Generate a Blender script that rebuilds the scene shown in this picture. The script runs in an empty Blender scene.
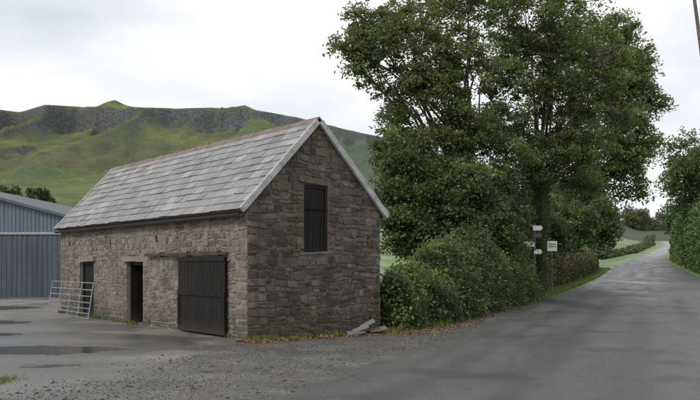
import bpy, math, numpy as np
from mathutils import Vector
rng = np.random.default_rng(7)
F=820.0; HOR=265.0; EYE=1.8
def P(u,v,Y): return np.array([(u-350)/F*Y, Y, EYE-(v-HOR)/F*Y])

# ---------------------------------------------------------------- helpers
def sstep(a,b,x):
    t=np.clip((x-a)/(b-a),0,1); return t*t*(3-2*t)
def _h(ix,iy,seed):
    s=np.sin(ix*127.1+iy*311.7+seed*74.7)*43758.5453
    return s-np.floor(s)
def vnoise(x,y,seed=0):
    ix=np.floor(x);iy=np.floor(y);fx=x-ix;fy=y-iy
    fx=fx*fx*(3-2*fx);fy=fy*fy*(3-2*fy)
    a=_h(ix,iy,seed);b=_h(ix+1,iy,seed);c=_h(ix,iy+1,seed);d=_h(ix+1,iy+1,seed)
    return (a*(1-fx)+b*fx)*(1-fy)+(c*(1-fx)+d*fx)*fy
def fbm(x,y,seed=0,oct=4):
    r=0;a=.5;t=0
    for i in range(oct):
        r=r+a*vnoise(x*2**i,y*2**i,seed+i);t+=a;a*=.5
    return r/t

class NT:
    def __init__(s,name):
        s.m=bpy.data.materials.new(name); s.m.use_nodes=True; s.t=s.m.node_tree
        s.t.nodes.clear(); s.out=s.t.nodes.new('ShaderNodeOutputMaterial')
    def n(s,ty,ins=None,**pr):
        nd=s.t.nodes.new(ty)
        for k,v in pr.items(): setattr(nd,k,v)
        for k,v in (ins or {}).items():
            if isinstance(v,bpy.types.NodeSocket): s.t.links.new(v,nd.inputs[k])
            else: nd.inputs[k].default_value=v
        return nd
    def noise(s,scale,detail=4,vec=None,rough=.55):
        i={'Scale':scale,'Detail':detail,'Roughness':rough}
        if vec is not None: i['Vector']=vec
        return s.n('ShaderNodeTexNoise',i).outputs['Fac']
    def mix(s,f,a,b,bt='MIX'):
        nd=s.t.nodes.new('ShaderNodeMix'); nd.data_type='RGBA'; nd.blend_type=bt
        for i,v in ((0,f),(6,a),(7,b)):
            if isinstance(v,bpy.types.NodeSocket): s.t.links.new(v,nd.inputs[i])
            else: nd.inputs[i].default_value=(v if i==0 else (*v,1) if len(v)==3 else v)
        return nd.outputs[2]
    def rng(s,v,a,b,c=0.,d=1.,smooth=False):
        nd=s.n('ShaderNodeMapRange',{0:v,1:a,2:b,3:c,4:d})
        if smooth: nd.interpolation_type='SMOOTHSTEP'
        return nd.outputs[0]
    def math(s,op,a,b=0.):
        return s.n('ShaderNodeMath',{0:a,1:b},operation=op).outputs[0]
    def attr(s,name): return s.n('ShaderNodeAttribute',attribute_name=name).outputs['Fac']
    def ramp(s,f,stops):
        nd=s.n('ShaderNodeValToRGB',{0:f}); e=nd.color_ramp.elements
        while len(e)<len(stops): e.new(.5)
        for i,(p,c) in enumerate(stops): e[i].position=p; e[i].color=(*c,1)
        return nd.outputs[0]
    def pos(s): return s.n('ShaderNodeNewGeometry').outputs['Position']
    def bump(s,h,st=.5,dist=.02,normal=None):
        i={'Height':h,'Strength':st,'Distance':dist}
        if normal is not None: i['Normal']=normal
        return s.n('ShaderNodeBump',i).outputs[0]
    def bsdf(s,col,rough=.8,normal=None,metal=0.,spec=.5):
        i={'Base Color':col if isinstance(col,bpy.types.NodeSocket) else (*col,1),'Roughness':rough,'Metallic':metal,'Specular IOR Level':spec}
        if normal is not None: i['Normal']=normal
        b=s.n('ShaderNodeBsdfPrincipled',i)
        s.t.links.new(b.outputs[0],s.out.inputs[0]); return s.m

def mesh_np(name,V,Fq,mat=None,attrs=None,parent=None,smooth=False,k=4):
    V=np.asarray(V,dtype=np.float32); Fq=np.asarray(Fq,dtype=np.int32)
    me=bpy.data.meshes.new(name); me.vertices.add(len(V)); me.vertices.foreach_set('co',V.ravel())
    me.loops.add(Fq.size); me.loops.foreach_set('vertex_index',Fq.ravel())
    me.polygons.add(len(Fq)); me.polygons.foreach_set('loop_start',np.arange(len(Fq),dtype=np.int32)*k)
    me.update(calc_edges=True); me.validate()
    for an,av in (attrs or {}).items():
        a=me.attributes.new(an,'FLOAT','POINT'); a.data.foreach_set('value',np.asarray(av,dtype=np.float32))
    if smooth: me.polygons.foreach_set('use_smooth',np.ones(len(Fq),dtype=bool))
    ob=bpy.data.objects.new(name,me); bpy.context.scene.collection.objects.link(ob)
    if mat: me.materials.append(mat)
    if parent: ob.parent=parent
    return ob
class MB:  # python mesh builder
    def __init__(s): s.v=[];s.f=[];s.t=[]
    def add(s,vs,fs,t=.5):
        b=len(s.v); s.v+= [tuple(map(float,x)) for x in vs]; s.f+=[tuple(b+i for i in f) for f in fs]; s.t+=[t]*len(vs)
    def box(s,o,ex,ey,ez,t=.5):
        o,ex,ey,ez=[np.array(q,float) for q in (o,ex,ey,ez)]
        vs=[o,o+ex,o+ex+ey,o+ey,o+ez,o+ex+ez,o+ex+ey+ez,o+ey+ez]
        s.add(vs,[(0,3,2,1),(4,5,6,7),(0,1,5,4),(1,2,6,5),(2,3,7,6),(3,0,4,7)],t)
    def tube(s,path,rad,n=6,t=.5,cap=True):
        path=[np.array(p,float) for p in path]; vs=[];fs=[]
        for i,p in enumerate(path):
            d=path[min(i+1,len(path)-1)]-path[max(i-1,0)]; d=d/(np.linalg.norm(d)+1e-9)
            up=np.array([0,0,1.]) if abs(d[2])<.9 else np.array([1.,0,0])
            a=np.cross(d,up);a/=np.linalg.norm(a);b=np.cross(d,a)
            r=rad[i] if hasattr(rad,'__len__') else rad
            for j in range(n):
                q=2*math.pi*j/n; vs.append(p+r*(math.cos(q)*a+math.sin(q)*b))
        for i in range(len(path)-1):
            for j in range(n):
                k=(j+1)%n; fs.append((i*n+j,i*n+k,(i+1)*n+k,(i+1)*n+j))
        if cap: fs.append(tuple(range(n))[::-1]); fs.append(tuple((len(path)-1)*n+j for j in range(n)))
        s.add(vs,fs,t)
    def obj(s,name,mat,parent=None,smooth=False):
        me=bpy.data.meshes.new(name); me.from_pydata(s.v,[],s.f); me.update()
        a=me.attributes.new('tint','FLOAT','POINT'); a.data.foreach_set('value',np.array(s.t,dtype=np.float32))
        if smooth: me.polygons.foreach_set('use_smooth',np.ones(len(me.polygons),dtype=bool))
        ob=bpy.data.objects.new(name,me); bpy.context.scene.collection.objects.link(ob); me.materials.append(mat)
        if parent: ob.parent=parent
        return ob
def empty(name,loc=(0,0,0)):
    e=bpy.data.objects.new(name,None); bpy.context.scene.collection.objects.link(e); e.empty_display_size=.3; return e

# ---------------------------------------------------------------- terrain functions
def g(y): return np.interp(y,[-50,25,60,80,100,120,150,200,370,450,700,1600],[0,0,.3,.6,1.3,2.25,4.0,6.6,13.2,16,26,45])
def XL(y): return np.interp(y,[-60,0,105,120,150,200,370,500],[-27.4,-5.2,33.7,40.3,54.6,76.2,140.0,189])
def XR(y): return np.interp(y,[-60,0,15,80,100,120,135,150,200,370,500],[-18,5.5,6.7,34.2,40.6,46.4,52.0,58.4,79.8,144.0,194])
def RC(y): return (XL(y)+XR(y))/2
def TH(x,y):
    s=x-RC(y); y_=np.maximum(y,-50)
    base=g(y_)
    left=sstep(-9,-40,s)*np.clip(y-44,0,600)*.035
    right=sstep(14,60,s)*np.clip(y-60,0,600)*.015
    und=(fbm(x/23.,y/23.,3)-.5)*1.4*sstep(60,120,y)*sstep(6,20,np.abs(s))
    return base+left+right+und

def poly_sdf(x,y,poly):
    d=np.full(x.shape,1e9); inside=np.zeros(x.shape,bool); n=len(poly)
    for i in range(n):
        x0,y0=poly[i];x1,y1=poly[(i+1)%n]; ex,ey=x1-x0,y1-y0
        t=np.clip(((x-x0)*ex+(y-y0)*ey)/(ex*ex+ey*ey),0,1)
        d=np.minimum(d,np.hypot(x-x0-t*ex,y-y0-t*ey))
        c=((y0>y)!=(y1>y)); xi=(x1-x0)*(y-y0)/((y1-y0) if y1!=y0 else 1e-9)+x0
        inside^=(c&(x<xi))
    return np.where(inside,d,-d)

# ---------------------------------------------------------------- world / light / camera
sc=bpy.context.scene
w=bpy.data.worlds.new("World"); sc.world=w; w.use_nodes=True; t=w.node_tree; t.nodes.clear()
out=t.nodes.new('ShaderNodeOutputWorld'); bg=t.nodes.new('ShaderNodeBackground'); bg.inputs[1].default_value=.1
sky=t.nodes.new('ShaderNodeTexSky'); sky.sky_type='NISHITA'; sky.sun_disc=False
SE=math.radians(42); SA=math.radians(224)   # sun azimuth clockwise from +Y
sky.sun_elevation=SE; sky.sun_rotation=SA
tc=t.nodes.new('ShaderNodeTexCoord'); mp=t.nodes.new('ShaderNodeMapping'); mp.inputs['Scale'].default_value=(1,1,2.6)
nz=t.nodes.new('ShaderNodeTexNoise'); nz.inputs['Scale'].default_value=2.3; nz.inputs['Detail'].default_value=7; nz.inputs['Roughness'].default_value=.5
r1=t.nodes.new('ShaderNodeValToRGB'); e=r1.color_ramp.elements; e[0].position=.38; e[0].color=(6.9,7.5,8.5,1); e[1].position=.56; e[1].color=(10.2,10.3,10.4,1)
cov=t.nodes.new('ShaderNodeMapRange'); cov.inputs[1].default_value=.22; cov.inputs[2].default_value=.4; cov.inputs[3].default_value=.8; cov.inputs[4].default_value=1
mx=t.nodes.new('ShaderNodeMix'); mx.data_type='RGBA'
L=t.links.new
L(tc.outputs['Generated'],mp.inputs[0]); L(mp.outputs[0],nz.inputs['Vector']); L(nz.outputs['Fac'],r1.inputs[0]); L(nz.outputs['Fac'],cov.inputs[0])
L(cov.outputs[0],mx.inputs[0]); L(sky.outputs[0],mx.inputs[6]); L(r1.outputs[0],mx.inputs[7]); L(mx.outputs[2],bg.inputs[0]); L(bg.outputs[0],out.inputs[0])
sl=bpy.data.lights.new('sun','SUN'); sl.energy=1.5; sl.angle=math.radians(11); sl.color=(1,.96,.89)
so=bpy.data.objects.new('sun',sl); sc.collection.objects.link(so)
dsun=Vector((math.sin(SA)*math.cos(SE),math.cos(SA)*math.cos(SE),math.sin(SE)))
so.rotation_euler=dsun.to_track_quat('Z','Y').to_euler()
cam=bpy.data.cameras.new('camera'); co=bpy.data.objects.new('camera',cam); sc.collection.objects.link(co); sc.camera=co
co.location=(0,0,EYE); co.rotation_euler=(math.pi/2,0,0); cam.sensor_width=36; cam.lens=F/700*36; cam.shift_y=(HOR-200)/700; cam.clip_end=6000; cam.clip_start=.1
sc.view_settings.view_transform='Standard'; sc.view_settings.look='None'; sc.view_settings.exposure=0

# ---------------------------------------------------------------- materials
def ground_mat():
    m=NT('ground_mix'); p=m.pos()
    n1=m.noise(1.1,5,p); n2=m.noise(9,4,p); n3=m.noise(70,3,p); nb=m.noise(.28,4,p)
    wob=m.math('ADD',m.math('MULTIPLY',m.math('SUBTRACT',n1,.5),1.6),m.math('MULTIPLY',m.math('SUBTRACT',n2,.5),.5))
    road=m.attr('droad'); yard=m.attr('dyard'); grav=m.attr('dgravel'); pud=m.attr('dpud'); dl=m.attr('dleft')
    mr=m.rng(m.math('ADD',road,m.math('MULTIPLY',wob,.55)),-.12,.18)
    my=m.rng(m.math('ADD',yard,wob),-.35,.35)
    mg=m.rng(m.math('ADD',grav,m.math('MULTIPLY',wob,.8)),-.2,.2)
    gn=m.noise(.09,5,p)
    grass=m.mix(m.rng(gn,.35,.65),(.085,.165,.025),(.17,.24,.05))
    grass=m.mix(m.rng(n2,.3,.8,0,.5),grass,(.06,.10,.022))
    vo=m.n('ShaderNodeTexVoronoi',{'Scale':34,'Vector':p})
    gc=m.ramp(vo.outputs['Color'],[(0,(.055,.053,.05)),(.5,(.12,.117,.11)),(1,(.26,.25,.24))])
    gc=m.mix(m.rng(n1,.35,.7),gc,(.08,.076,.07))
    gc=m.mix(m.rng(m.noise(.7,4,p),.52,.66,0,.7),gc,(.105,.088,.066))
    yc=m.mix(m.rng(n1,.3,.7),(.175,.163,.145),(.285,.268,.245))
    yc=m.mix(m.rng(nb,.45,.55,0,.75),yc,(.085,.078,.068))
    yc=m.mix(m.rng(n3,.4,.7,0,.35),yc,(.08,.075,.07))
    yc=m.mix(m.rng(m.noise(2.3,6,p,.65),.54,.66,0,.55),yc,(.075,.066,.052))
    sep=m.n('ShaderNodeSeparateXYZ',{0:p})
    av=m.n('ShaderNodeCombineXYZ',{0:m.math('MULTIPLY',dl,.8),1:m.math('MULTIPLY',sep.outputs[1],.16),2:0.})
    streak=m.noise(1.1,4,av.outputs[0])
    wt=m.math('ADD',m.math('COSINE',m.math('MULTIPLY',m.math('ADD',dl,m.math('MULTIPLY',wob,.25)),3.9)),m.math('MULTIPLY',m.math('SUBTRACT',nb,.5),3.))
    track=m.math('MULTIPLY',m.rng(wt,-.1,.9),m.rng(dl,5.5,8.,1,0))
    ac=m.mix(m.rng(streak,.35,.65),(.05,.05,.052),(.085,.084,.084))
    ac=m.mix(m.rng(n3,.4,.75,0,.7),ac,(.15,.147,.143))
    vs=m.n('ShaderNodeTexVoronoi',{'Scale':60,'Vector':p})
    ac=m.mix(m.rng(vs.outputs['Color'],.55,1.,0,.5),ac,(.17,.165,.16))
    ac=m.mix(m.math('MULTIPLY',track,.42),ac,(.036,.036,.038))
    ac=m.mix(m.rng(m.noise(.42,6,p),.54,.60,0,.55),ac,(.034,.034,.036))
    ac=m.mix(m.rng(m.noise(1.7,6,p,.7),.58,.64,0,.45),ac,(.032,.032,.034))
    ac=m.mix(m.rng(sep.outputs[1],115,150,0,.8),ac,(.30,.295,.29))
    edge=m.rng(m.math('ADD',road,m.math('MULTIPLY',wob,.9)),0.,1.3,1,0)
    ac=m.mix(m.math('MULTIPLY',edge,.65),ac,(.10,.092,.08))
    col=m.mix(mg,grass,gc); col=m.mix(my,col,yc); col=m.mix(mr,col,ac)
    mp_=m.rng(m.math('ADD',pud,m.math('MULTIPLY',wob,.85)),-.05,.1)
    damp=m.rng(m.math('ADD',pud,wob),-1.2,.1)
    col=m.mix(m.math('MULTIPLY',damp,.55),col,(.045,.04,.032))
    wet=m.attr('dwet'); mw=m.rng(m.math('ADD',wet,m.math('MULTIPLY',wob,.9)),-.15,.2)
    col=m.mix(m.math('MULTIPLY',mw,.55),col,(.028,.028,.029))
    col=m.mix(m.math('MULTIPLY',mp_,.75),col,(.045,.038,.03))
    rough=m.n('ShaderNodeMix',{0:mr,2:m.rng(nb,.38,.55,.85,.42),3:m.rng(streak,.35,.65,.36,.6)}).outputs[0]
    rough=m.n('ShaderNodeMix',{0:m.math('MULTIPLY',mw,.6),2:rough,3:.25}).outputs[0]
    rough=m.n('ShaderNodeMix',{0:mp_,2:rough,3:.13}).outputs[0]
    hh=m.math('ADD',m.math('MULTIPLY',n3,.6),m.math('MULTIPLY',vo.outputs['Distance'],m.math('MULTIPLY',mg,m.rng(my,0,1,1,.1))))
    hh=m.math('ADD',hh,m.math('MULTIPLY',n2,.6))
    hs=m.math('MULTIPLY',m.rng(mp_,0,1,1,.03),.6)
    nd=m.n('ShaderNodeBump',{'Height':hh,'Strength':hs,'Distance':.02})
    return m.bsdf(col,rough,nd.outputs[0])
def stone_mat(name,dark=False):
    m=NT(name); p=m.pos(); t_=m.attr('tint')
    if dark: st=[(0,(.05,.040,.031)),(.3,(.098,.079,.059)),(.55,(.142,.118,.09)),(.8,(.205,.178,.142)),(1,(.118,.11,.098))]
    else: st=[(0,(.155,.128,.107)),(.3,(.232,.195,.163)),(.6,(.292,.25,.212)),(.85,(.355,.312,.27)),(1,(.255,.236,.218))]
    c=m.ramp(t_,st); n1=m.noise(13,6,p,.65); n2=m.noise(.8,5,p); n3=m.noise(60,3,p); n5=m.noise(4,5,p,.6); n6=m.noise(2.1,6,p,.7)
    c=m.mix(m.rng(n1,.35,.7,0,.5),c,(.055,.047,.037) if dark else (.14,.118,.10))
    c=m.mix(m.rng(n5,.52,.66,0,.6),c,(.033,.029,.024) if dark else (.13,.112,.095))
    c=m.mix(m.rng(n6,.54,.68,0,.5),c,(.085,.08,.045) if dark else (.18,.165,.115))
    c=m.mix(m.rng(n3,.5,.75,0,.45),c,(.28,.265,.23))
    c=m.mix(m.rng(n2,.5,.68,0,.5),c,(.05,.045,.037))
    ms=m.n('ShaderNodeMapping',{'Vector':p,'Scale':(3.2,3.2,.35)}); sk=m.noise(1,4,ms.outputs[0],.6)
    c=m.mix(m.rng(sk,.53,.68,0,.6),c,(.045,.04,.033) if dark else (.085,.073,.06))
    sp=m.n('ShaderNodeSeparateXYZ',{0:p}).outputs[2]
    zz=m.math('ADD',sp,m.math('MULTIPLY',m.math('SUBTRACT',n2,.5),1.4))
    c=m.mix(m.rng(zz,.1,.8,.65,0),c,(.05,.05,.032))
    if not dark: c=m.mix(m.rng(m.math('ADD',zz,m.math('MULTIPLY',m.math('SUBTRACT',n5,.5),.8)),2.6,3.2,0,.5),c,(.07,.06,.047))
    h=m.math('ADD',n1,m.math('MULTIPLY',n3,.4))
    return m.bsdf(c,.9,m.bump(h,.9,.03),spec=.25)
def simple(name,c1,c2,scale=6,rough=.6,metal=0.,bd=.004,spec=.5,vec=None):
    m=NT(name); p=m.pos(); n=m.noise(scale,5,p); n2=m.noise(scale*7,3,p)
    c=m.mix(m.rng(n,.35,.65),c1,c2); c=m.mix(m.rng(n2,.4,.8,0,.3),c,tuple(x*.5 for x in c1))
    return m.bsdf(c,rough,m.bump(n2,.4,bd),metal,spec)
def door_mat():
    m=NT('tarred_timber'); p=m.pos(); ms=m.n('ShaderNodeMapping',{'Vector':p,'Scale':(22.,22.,1.2)}); g_=m.noise(1,5,ms.outputs[0]); n=m.noise(2.2,5,p)
    c=m.mix(m.rng(g_,.35,.68),(.006,.0055,.0055),(.022,.019,.017)); c=m.mix(m.rng(n,.52,.7,0,.5),c,(.035,.029,.024))
    sp=m.n('ShaderNodeSeparateXYZ',{0:p}).outputs[2]
    c=m.mix(m.rng(m.math('ADD',sp,m.math('MULTIPLY',m.math('SUBTRACT',g_,.5),.5)),0.,.4,.6,0),c,(.06,.052,.042))
    return m.bsdf(c,.7,m.bump(g_,.4,.006),spec=.25)
def slate_mat():
    m=NT('slate'); p=m.pos(); t_=m.attr('tint')
    c=m.ramp(t_,[(0,(.155,.152,.158)),(.35,(.215,.21,.217)),(.7,(.267,.26,.265)),(1,(.345,.335,.34))])
    n=m.noise(2.2,6,p); n2=m.noise(22,5,p)
    c=m.mix(m.rng(n,.45,.7,0,.5),c,(.155,.143,.133)); c=m.mix(m.rng(n2,.52,.7,0,.45),c,(.38,.38,.36))
    c=m.mix(m.rng(m.noise(1.1,5,p),.58,.72,0,.5),c,(.16,.15,.095))
    return m.bsdf(c,.6,m.bump(n2,.5,.008))
def sheet_mat(name,c1,c2):
    m=NT(name); p=m.pos(); mp2=m.n('ShaderNodeMapping',{'Vector':p,'Scale':(5.,5.,.25)}); n=m.noise(1,5,mp2.outputs[0]); n2=m.noise(1.3,5,p)
    c=m.mix(m.rng(n,.35,.65),c1,c2); c=m.mix(m.rng(n2,.5,.75,0,.45),c,(.12,.12,.115))
    return m.bsdf(c,.5)
def leaf_mat(name,stops,trans=.3):
    m=NT(name); t_=m.attr('tint'); c=m.ramp(t_,stops)
    d=m.n('ShaderNodeBsdfPrincipled',{'Base Color':c,'Roughness':.5,'Specular IOR Level':.4})
    tr=m.n('ShaderNodeBsdfTranslucent',{'Color':m.mix(.5,c,(.19,.24,.045))})
    mx=m.n('ShaderNodeMixShader',{0:trans,1:d.outputs[0],2:tr.outputs[0]}); m.t.links.new(mx.outputs[0],m.out.inputs[0]); return m.m
LEAF=leaf_mat('ash_leaves',[(0,(.055,.073,.03)),(.35,(.118,.152,.05)),(.7,(.19,.228,.075)),(1,(.31,.33,.12))],.4)
LEAFD=leaf_mat('ivy_leaves',[(0,(.026,.042,.016)),(.4,(.070,.102,.031)),(.75,(.135,.18,.053)),(1,(.23,.27,.09))],.28)
LEAFB=leaf_mat('beech_hedge_leaves',[(0,(.045,.05,.02)),(.4,(.095,.10,.034)),(.75,(.145,.13,.045)),(1,(.19,.14,.06))],.25)
LEAFF=leaf_mat('far_leaves',[(0,(.045,.066,.034)),(.4,(.08,.115,.048)),(.75,(.13,.15,.055)),(1,(.19,.14,.065))],.2)
LEAFC=leaf_mat('conifer_hedge_leaves',[(0,(.035,.075,.022)),(.4,(.08,.15,.036)),(1,(.16,.25,.07))],.2)
LITTER=leaf_mat('leaf_litter_mat',[(0,(.10,.05,.02)),(.5,(.22,.12,.045)),(1,(.36,.24,.10))],.1)
GRASS=leaf_mat('grass_blades',[(0,(.06,.10,.024)),(.5,(.14,.21,.045)),(.85,(.23,.27,.08)),(1,(.28,.25,.12))],.3)
BARK=simple('bark',(.05,.042,.033),(.10,.085,.068),4,.9,bd=.02)
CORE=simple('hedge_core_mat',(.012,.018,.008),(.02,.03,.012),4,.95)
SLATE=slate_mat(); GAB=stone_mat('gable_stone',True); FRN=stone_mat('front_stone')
MORT=simple('mortar',(.18,.158,.132),(.29,.258,.22),7,.95,bd=.02)
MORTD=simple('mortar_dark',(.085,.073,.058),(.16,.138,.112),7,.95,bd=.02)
BLACK=door_mat()
LIGHTM=simple('verge_mortar',(.33,.325,.315),(.50,.49,.48),3,.9,bd=.02)
RIDGE=simple('ridge_tile',(.15,.11,.092),(.24,.195,.17),3,.85)
GUT=simple('gutter_iron',(.03,.024,.02),(.07,.05,.04),4,.55)
GALV=simple('galvanised_steel',(.30,.31,.32),(.42,.43,.44),5,.45,.6)
WOOD=simple('weathered_wood',(.10,.085,.07),(.17,.15,.125),8,.9)
BLUE=sheet_mat('blue_grey_sheeting',(.10,.135,.175),(.15,.19,.235))
BLUED=sheet_mat('dark_blue_sheeting',(.045,.06,.078),(.075,.092,.115))
SHR=simple('sheet_roof',(.07,.08,.09),(.11,.12,.13),1,.6)
WHITE=simple('white_paint',(.6,.6,.58),(.75,.75,.73),5,.5)
BROWN=simple('sign_dark',(.05,.04,.03),(.09,.07,.05),5,.6)
PEB=stone_mat('pebble_stone')

# ---------------------------------------------------------------- ground sheet
def axis(segs):
    o=[]
    for a,b,st in segs:
        o+=list(np.arange(a,b,st))
    o.append(segs[-1][1]); return np.array(o)
S=axis([(-1500,-300,60),(-300,-60,8),(-60,-24,1.5),(-24,12,.3),(12,40,2),(40,200,10),(200,1400,60)])
Yg=axis([(-40,4,2),(4,45,.3),(45,130,1.2),(130,420,4),(420,1400,40)])
SS,YY=np.meshgrid(S,Yg); XX=RC(YY)+SS; ZZ=TH(XX,YY)
YARD=[(-2.0,19.4),(-2.6,18.3),(-3.9,12.8),(-5.4,10.3),(-9,4),(-60,2),(-60,46),(-10,46),(-9,32)]
GRAV=[(-70,-40),(40,-40),(22,26),(20,38),(10.6,40),(8.4,39),(1.6,24.2),(.9,22.5),(-3,20.5),(-10.5,31.5),(-60,31)]
NS,NY=len(S),len(Yg)
dro=np.minimum(XX-XL(YY),XR(YY)-XX); dya=poly_sdf(XX,YY,YARD); dgr=poly_sdf(XX,YY,GRAV)
puds=[(-7.2,17.3,2.4,1.0),(-5.3,14.7,.7,.42),(-12.,25.5,2.2,1.),(-9.2,21.3,1.1,.45),(-8,13.5,.9,.4),(-14.5,33,2.,1.4)]
dp=np.full(XX.shape,-9.)
for cx,cy,rx,ry in puds:
    q=np.hypot((XX-cx)/rx,(YY-cy)/ry); dp=np.maximum(dp,(1-q)*min(rx,ry))
dw_=np.full(XX.shape,-9.)
for cx,cy,rx,ry in [(5.6,17.6,.8,.5),(16,50,.8,2.5),(11.6,31,.45,1.6),(-8,18.5,4.5,3.5),(8.6,22,.5,1.2),(14.5,40,.5,3.),(23,68,1.,6.),(9.8,36,.8,5)]:
    q=np.hypot((XX-cx)/rx,(YY-cy)/ry); dw_=np.maximum(dw_,(1-q)*min(rx,ry))
idx=np.arange(NS*NY).reshape(NY,NS)
Fq=np.stack([idx[:-1,:-1],idx[:-1,1:],idx[1:,1:],idx[1:,:-1]],-1).reshape(-1,4)
mesh_np('ground',np.stack([XX,YY,ZZ],-1).reshape(-1,3),Fq,ground_mat(),{'droad':np.clip(dro,-50,50).ravel(),'dleft':np.clip(XX-XL(YY),-30,60).ravel(),'dyard':dya.ravel(),'dgravel':dgr.ravel(),'dpud':dp.ravel(),'dwet':dw_.ravel()},smooth=True)

# ---------------------------------------------------------------- hill
hx=np.linspace(-1300,1300,800); hy=np.concatenate([np.arange(300,800,9),np.arange(800,1180,2.6),np.arange(1180,1700,30)])
HX,HY=np.meshgrid(hx,hy)
RU=np.array([-600,-150,-60,0,20,45,80,97,106,115,125,133,180,235,245,255,300,340,385,430,500,560,640,700,1200])
RV=np.array([140,120,118,110,112.5,105,107,107,102.5,100,105,107,108.5,107,105,110,118,128,138,152,180,205,226,234,240])
rx=(RU-350)/F*1100; rz=EYE+(HOR-RV)/F*1100
ridge=np.interp(HX,rx,rz)+(fbm(HX/26.,HX*0,11)-.5)*3
ridge=ridge-32
tt=(HY-300)/800.
ub=HX/1050.*F+350
wv=np.interp(ub,[-300,0,30,60,72,110,155,165,210,260,300,340,385,450],[.02,.03,.0,-.03,.0,-.01,-.04,.0,.0,.0,.01,-.02,-.06,-.05])+(fbm(HX/40.,HY*0+3,21,3)-.5)*.05
cl=np.interp(ub,[-300,-100,0,18,30,58,66,76,90,150,158,170,200,245,256,290,330,400,600],[.9,.6,.3,.3,1.,1.1,.6,1.,1.25,1.2,.6,.8,.9,.9,.5,.6,.9,1.2,.3])*(.75+.5*fbm(HX/22.,HX*0,33,3))
tc0=.87+wv; cw=.028
lowtop=1-.26*cl-.03
low=lowtop*np.clip(tt/tc0,0,1)**1.5
clf=sstep(0,1,(tt-tc0)/cw)*.20*cl
top=np.clip((tt-tc0-cw)/(1-tc0-cw),0,1)*(.06*cl+.03)
prof=np.where(tt<tc0,low,lowtop+clf+top)
prof=np.where(tt>1,1-.2*(tt-1),prof)
gul=(np.abs(fbm(HX/48.+HY/400.,HY/260.,41,4)-.5))*2
z=TH(np.clip(HX,-1500,1500),HY)*(1-sstep(.2,1,tt))+sstep(.2,1,tt)*32+ridge*prof
k1=np.clip(ridge/150,.1,1)
z+= (gul-.45)*26*sstep(.15,.5,tt)*(1-sstep(.6,.84,tt))*k1
rib=(fbm(HX/7.,HX*0+2,61,3)-.5)
z+= rib*20*sstep(-.04,.01,tt-tc0)*(1-sstep(.015,.05,tt-tc0))*cl*k1
z+= (fbm(HX/16.,HY/16.,51)-.5)*7*sstep(.1,.4,tt)*(1-sstep(.8,.97,tt)*.9)*k1
lim=(np.interp(HX*1100/HY,rx,rz)-EYE)*HY/1100.+EYE+(fbm(HX/20.,HX*0,12)-.5)*2
z=np.where(tt<1.02,np.minimum(z,lim),z)
z[0,:]-=3
def hill_mat():
    m=NT('hillside'); p=m.pos(); ge=m.n('ShaderNodeNewGeometry'); nz=m.n('ShaderNodeSeparateXYZ',{0:ge.outputs['Normal']}).outputs[2]
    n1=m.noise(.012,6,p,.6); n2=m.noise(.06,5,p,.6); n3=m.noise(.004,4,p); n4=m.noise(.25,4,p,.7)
    c=m.mix(m.rng(n1,.4,.62),(.10,.15,.038),(.22,.235,.06))  # noise patches below: heather and bracken, plus painted cloud shadow and sunlit green
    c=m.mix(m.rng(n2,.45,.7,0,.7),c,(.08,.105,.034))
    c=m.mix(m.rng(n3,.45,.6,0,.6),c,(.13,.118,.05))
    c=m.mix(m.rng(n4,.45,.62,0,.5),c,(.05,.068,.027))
    rk=m.mix(m.rng(n4,.35,.65),(.045,.048,.053),(.16,.158,.155))
    rk=m.mix(m.rng(n2,.45,.6,0,.5),rk,(.09,.105,.045))
    f=m.rng(m.math('ADD',nz,m.math('MULTIPLY',m.math('SUBTRACT',n2,.5),.25)),.66,.80,1,0)
    c=m.mix(f,c,rk)
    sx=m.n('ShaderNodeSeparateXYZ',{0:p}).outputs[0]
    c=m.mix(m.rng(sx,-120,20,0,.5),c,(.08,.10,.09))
    c=m.mix(.10,c,(.26,.30,.34))  # thin bluish air haze painted into the base colour
    return m.bsdf(c,.95,m.bump(n4,1.,4.),spec=.1)
idh=np.arange(HX.size).reshape(HX.shape)
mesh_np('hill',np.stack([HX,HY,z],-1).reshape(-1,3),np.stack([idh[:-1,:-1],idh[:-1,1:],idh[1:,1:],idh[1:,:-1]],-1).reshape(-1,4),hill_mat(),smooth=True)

# ---------------------------------------------------------------- foliage helpers
def leaves(name,C,Lx,Wx,tint,mat,parent=None):
    N=len(C); a=rng.normal(size=(N,3)); a[:,2]*=.7; a/=np.linalg.norm(a,axis=1)[:,None]
    b=rng.normal(size=(N,3)); b=np.cross(a,b); b/=np.linalg.norm(b,axis=1)[:,None]
    s=rng.uniform(.65,1.3,N)[:,None]
    a=a*s*Lx*.5; b=b*s*Wx*.5
    V=np.stack([C-a,C+b-a*.1,C+a,C-b-a*.1],1).reshape(-1,3)
    Fq=np.arange(N*4).reshape(-1,4)
    return mesh_np(name,V,Fq,mat,{'tint':np.repeat(np.clip(tint,0,1),4)},parent)
def n3(c,s,ph=0):
    x,y,z_=c[...,0]*s+ph,c[...,1]*s+ph*1.7,c[...,2]*s+ph*.6
    return (np.sin(x*1.3+1.7*np.sin(y*.9))+np.sin(y*1.7+1.3*np.sin(z_*1.1))+np.sin(z_*1.5+1.9*np.sin(x*.8)))/3
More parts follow.
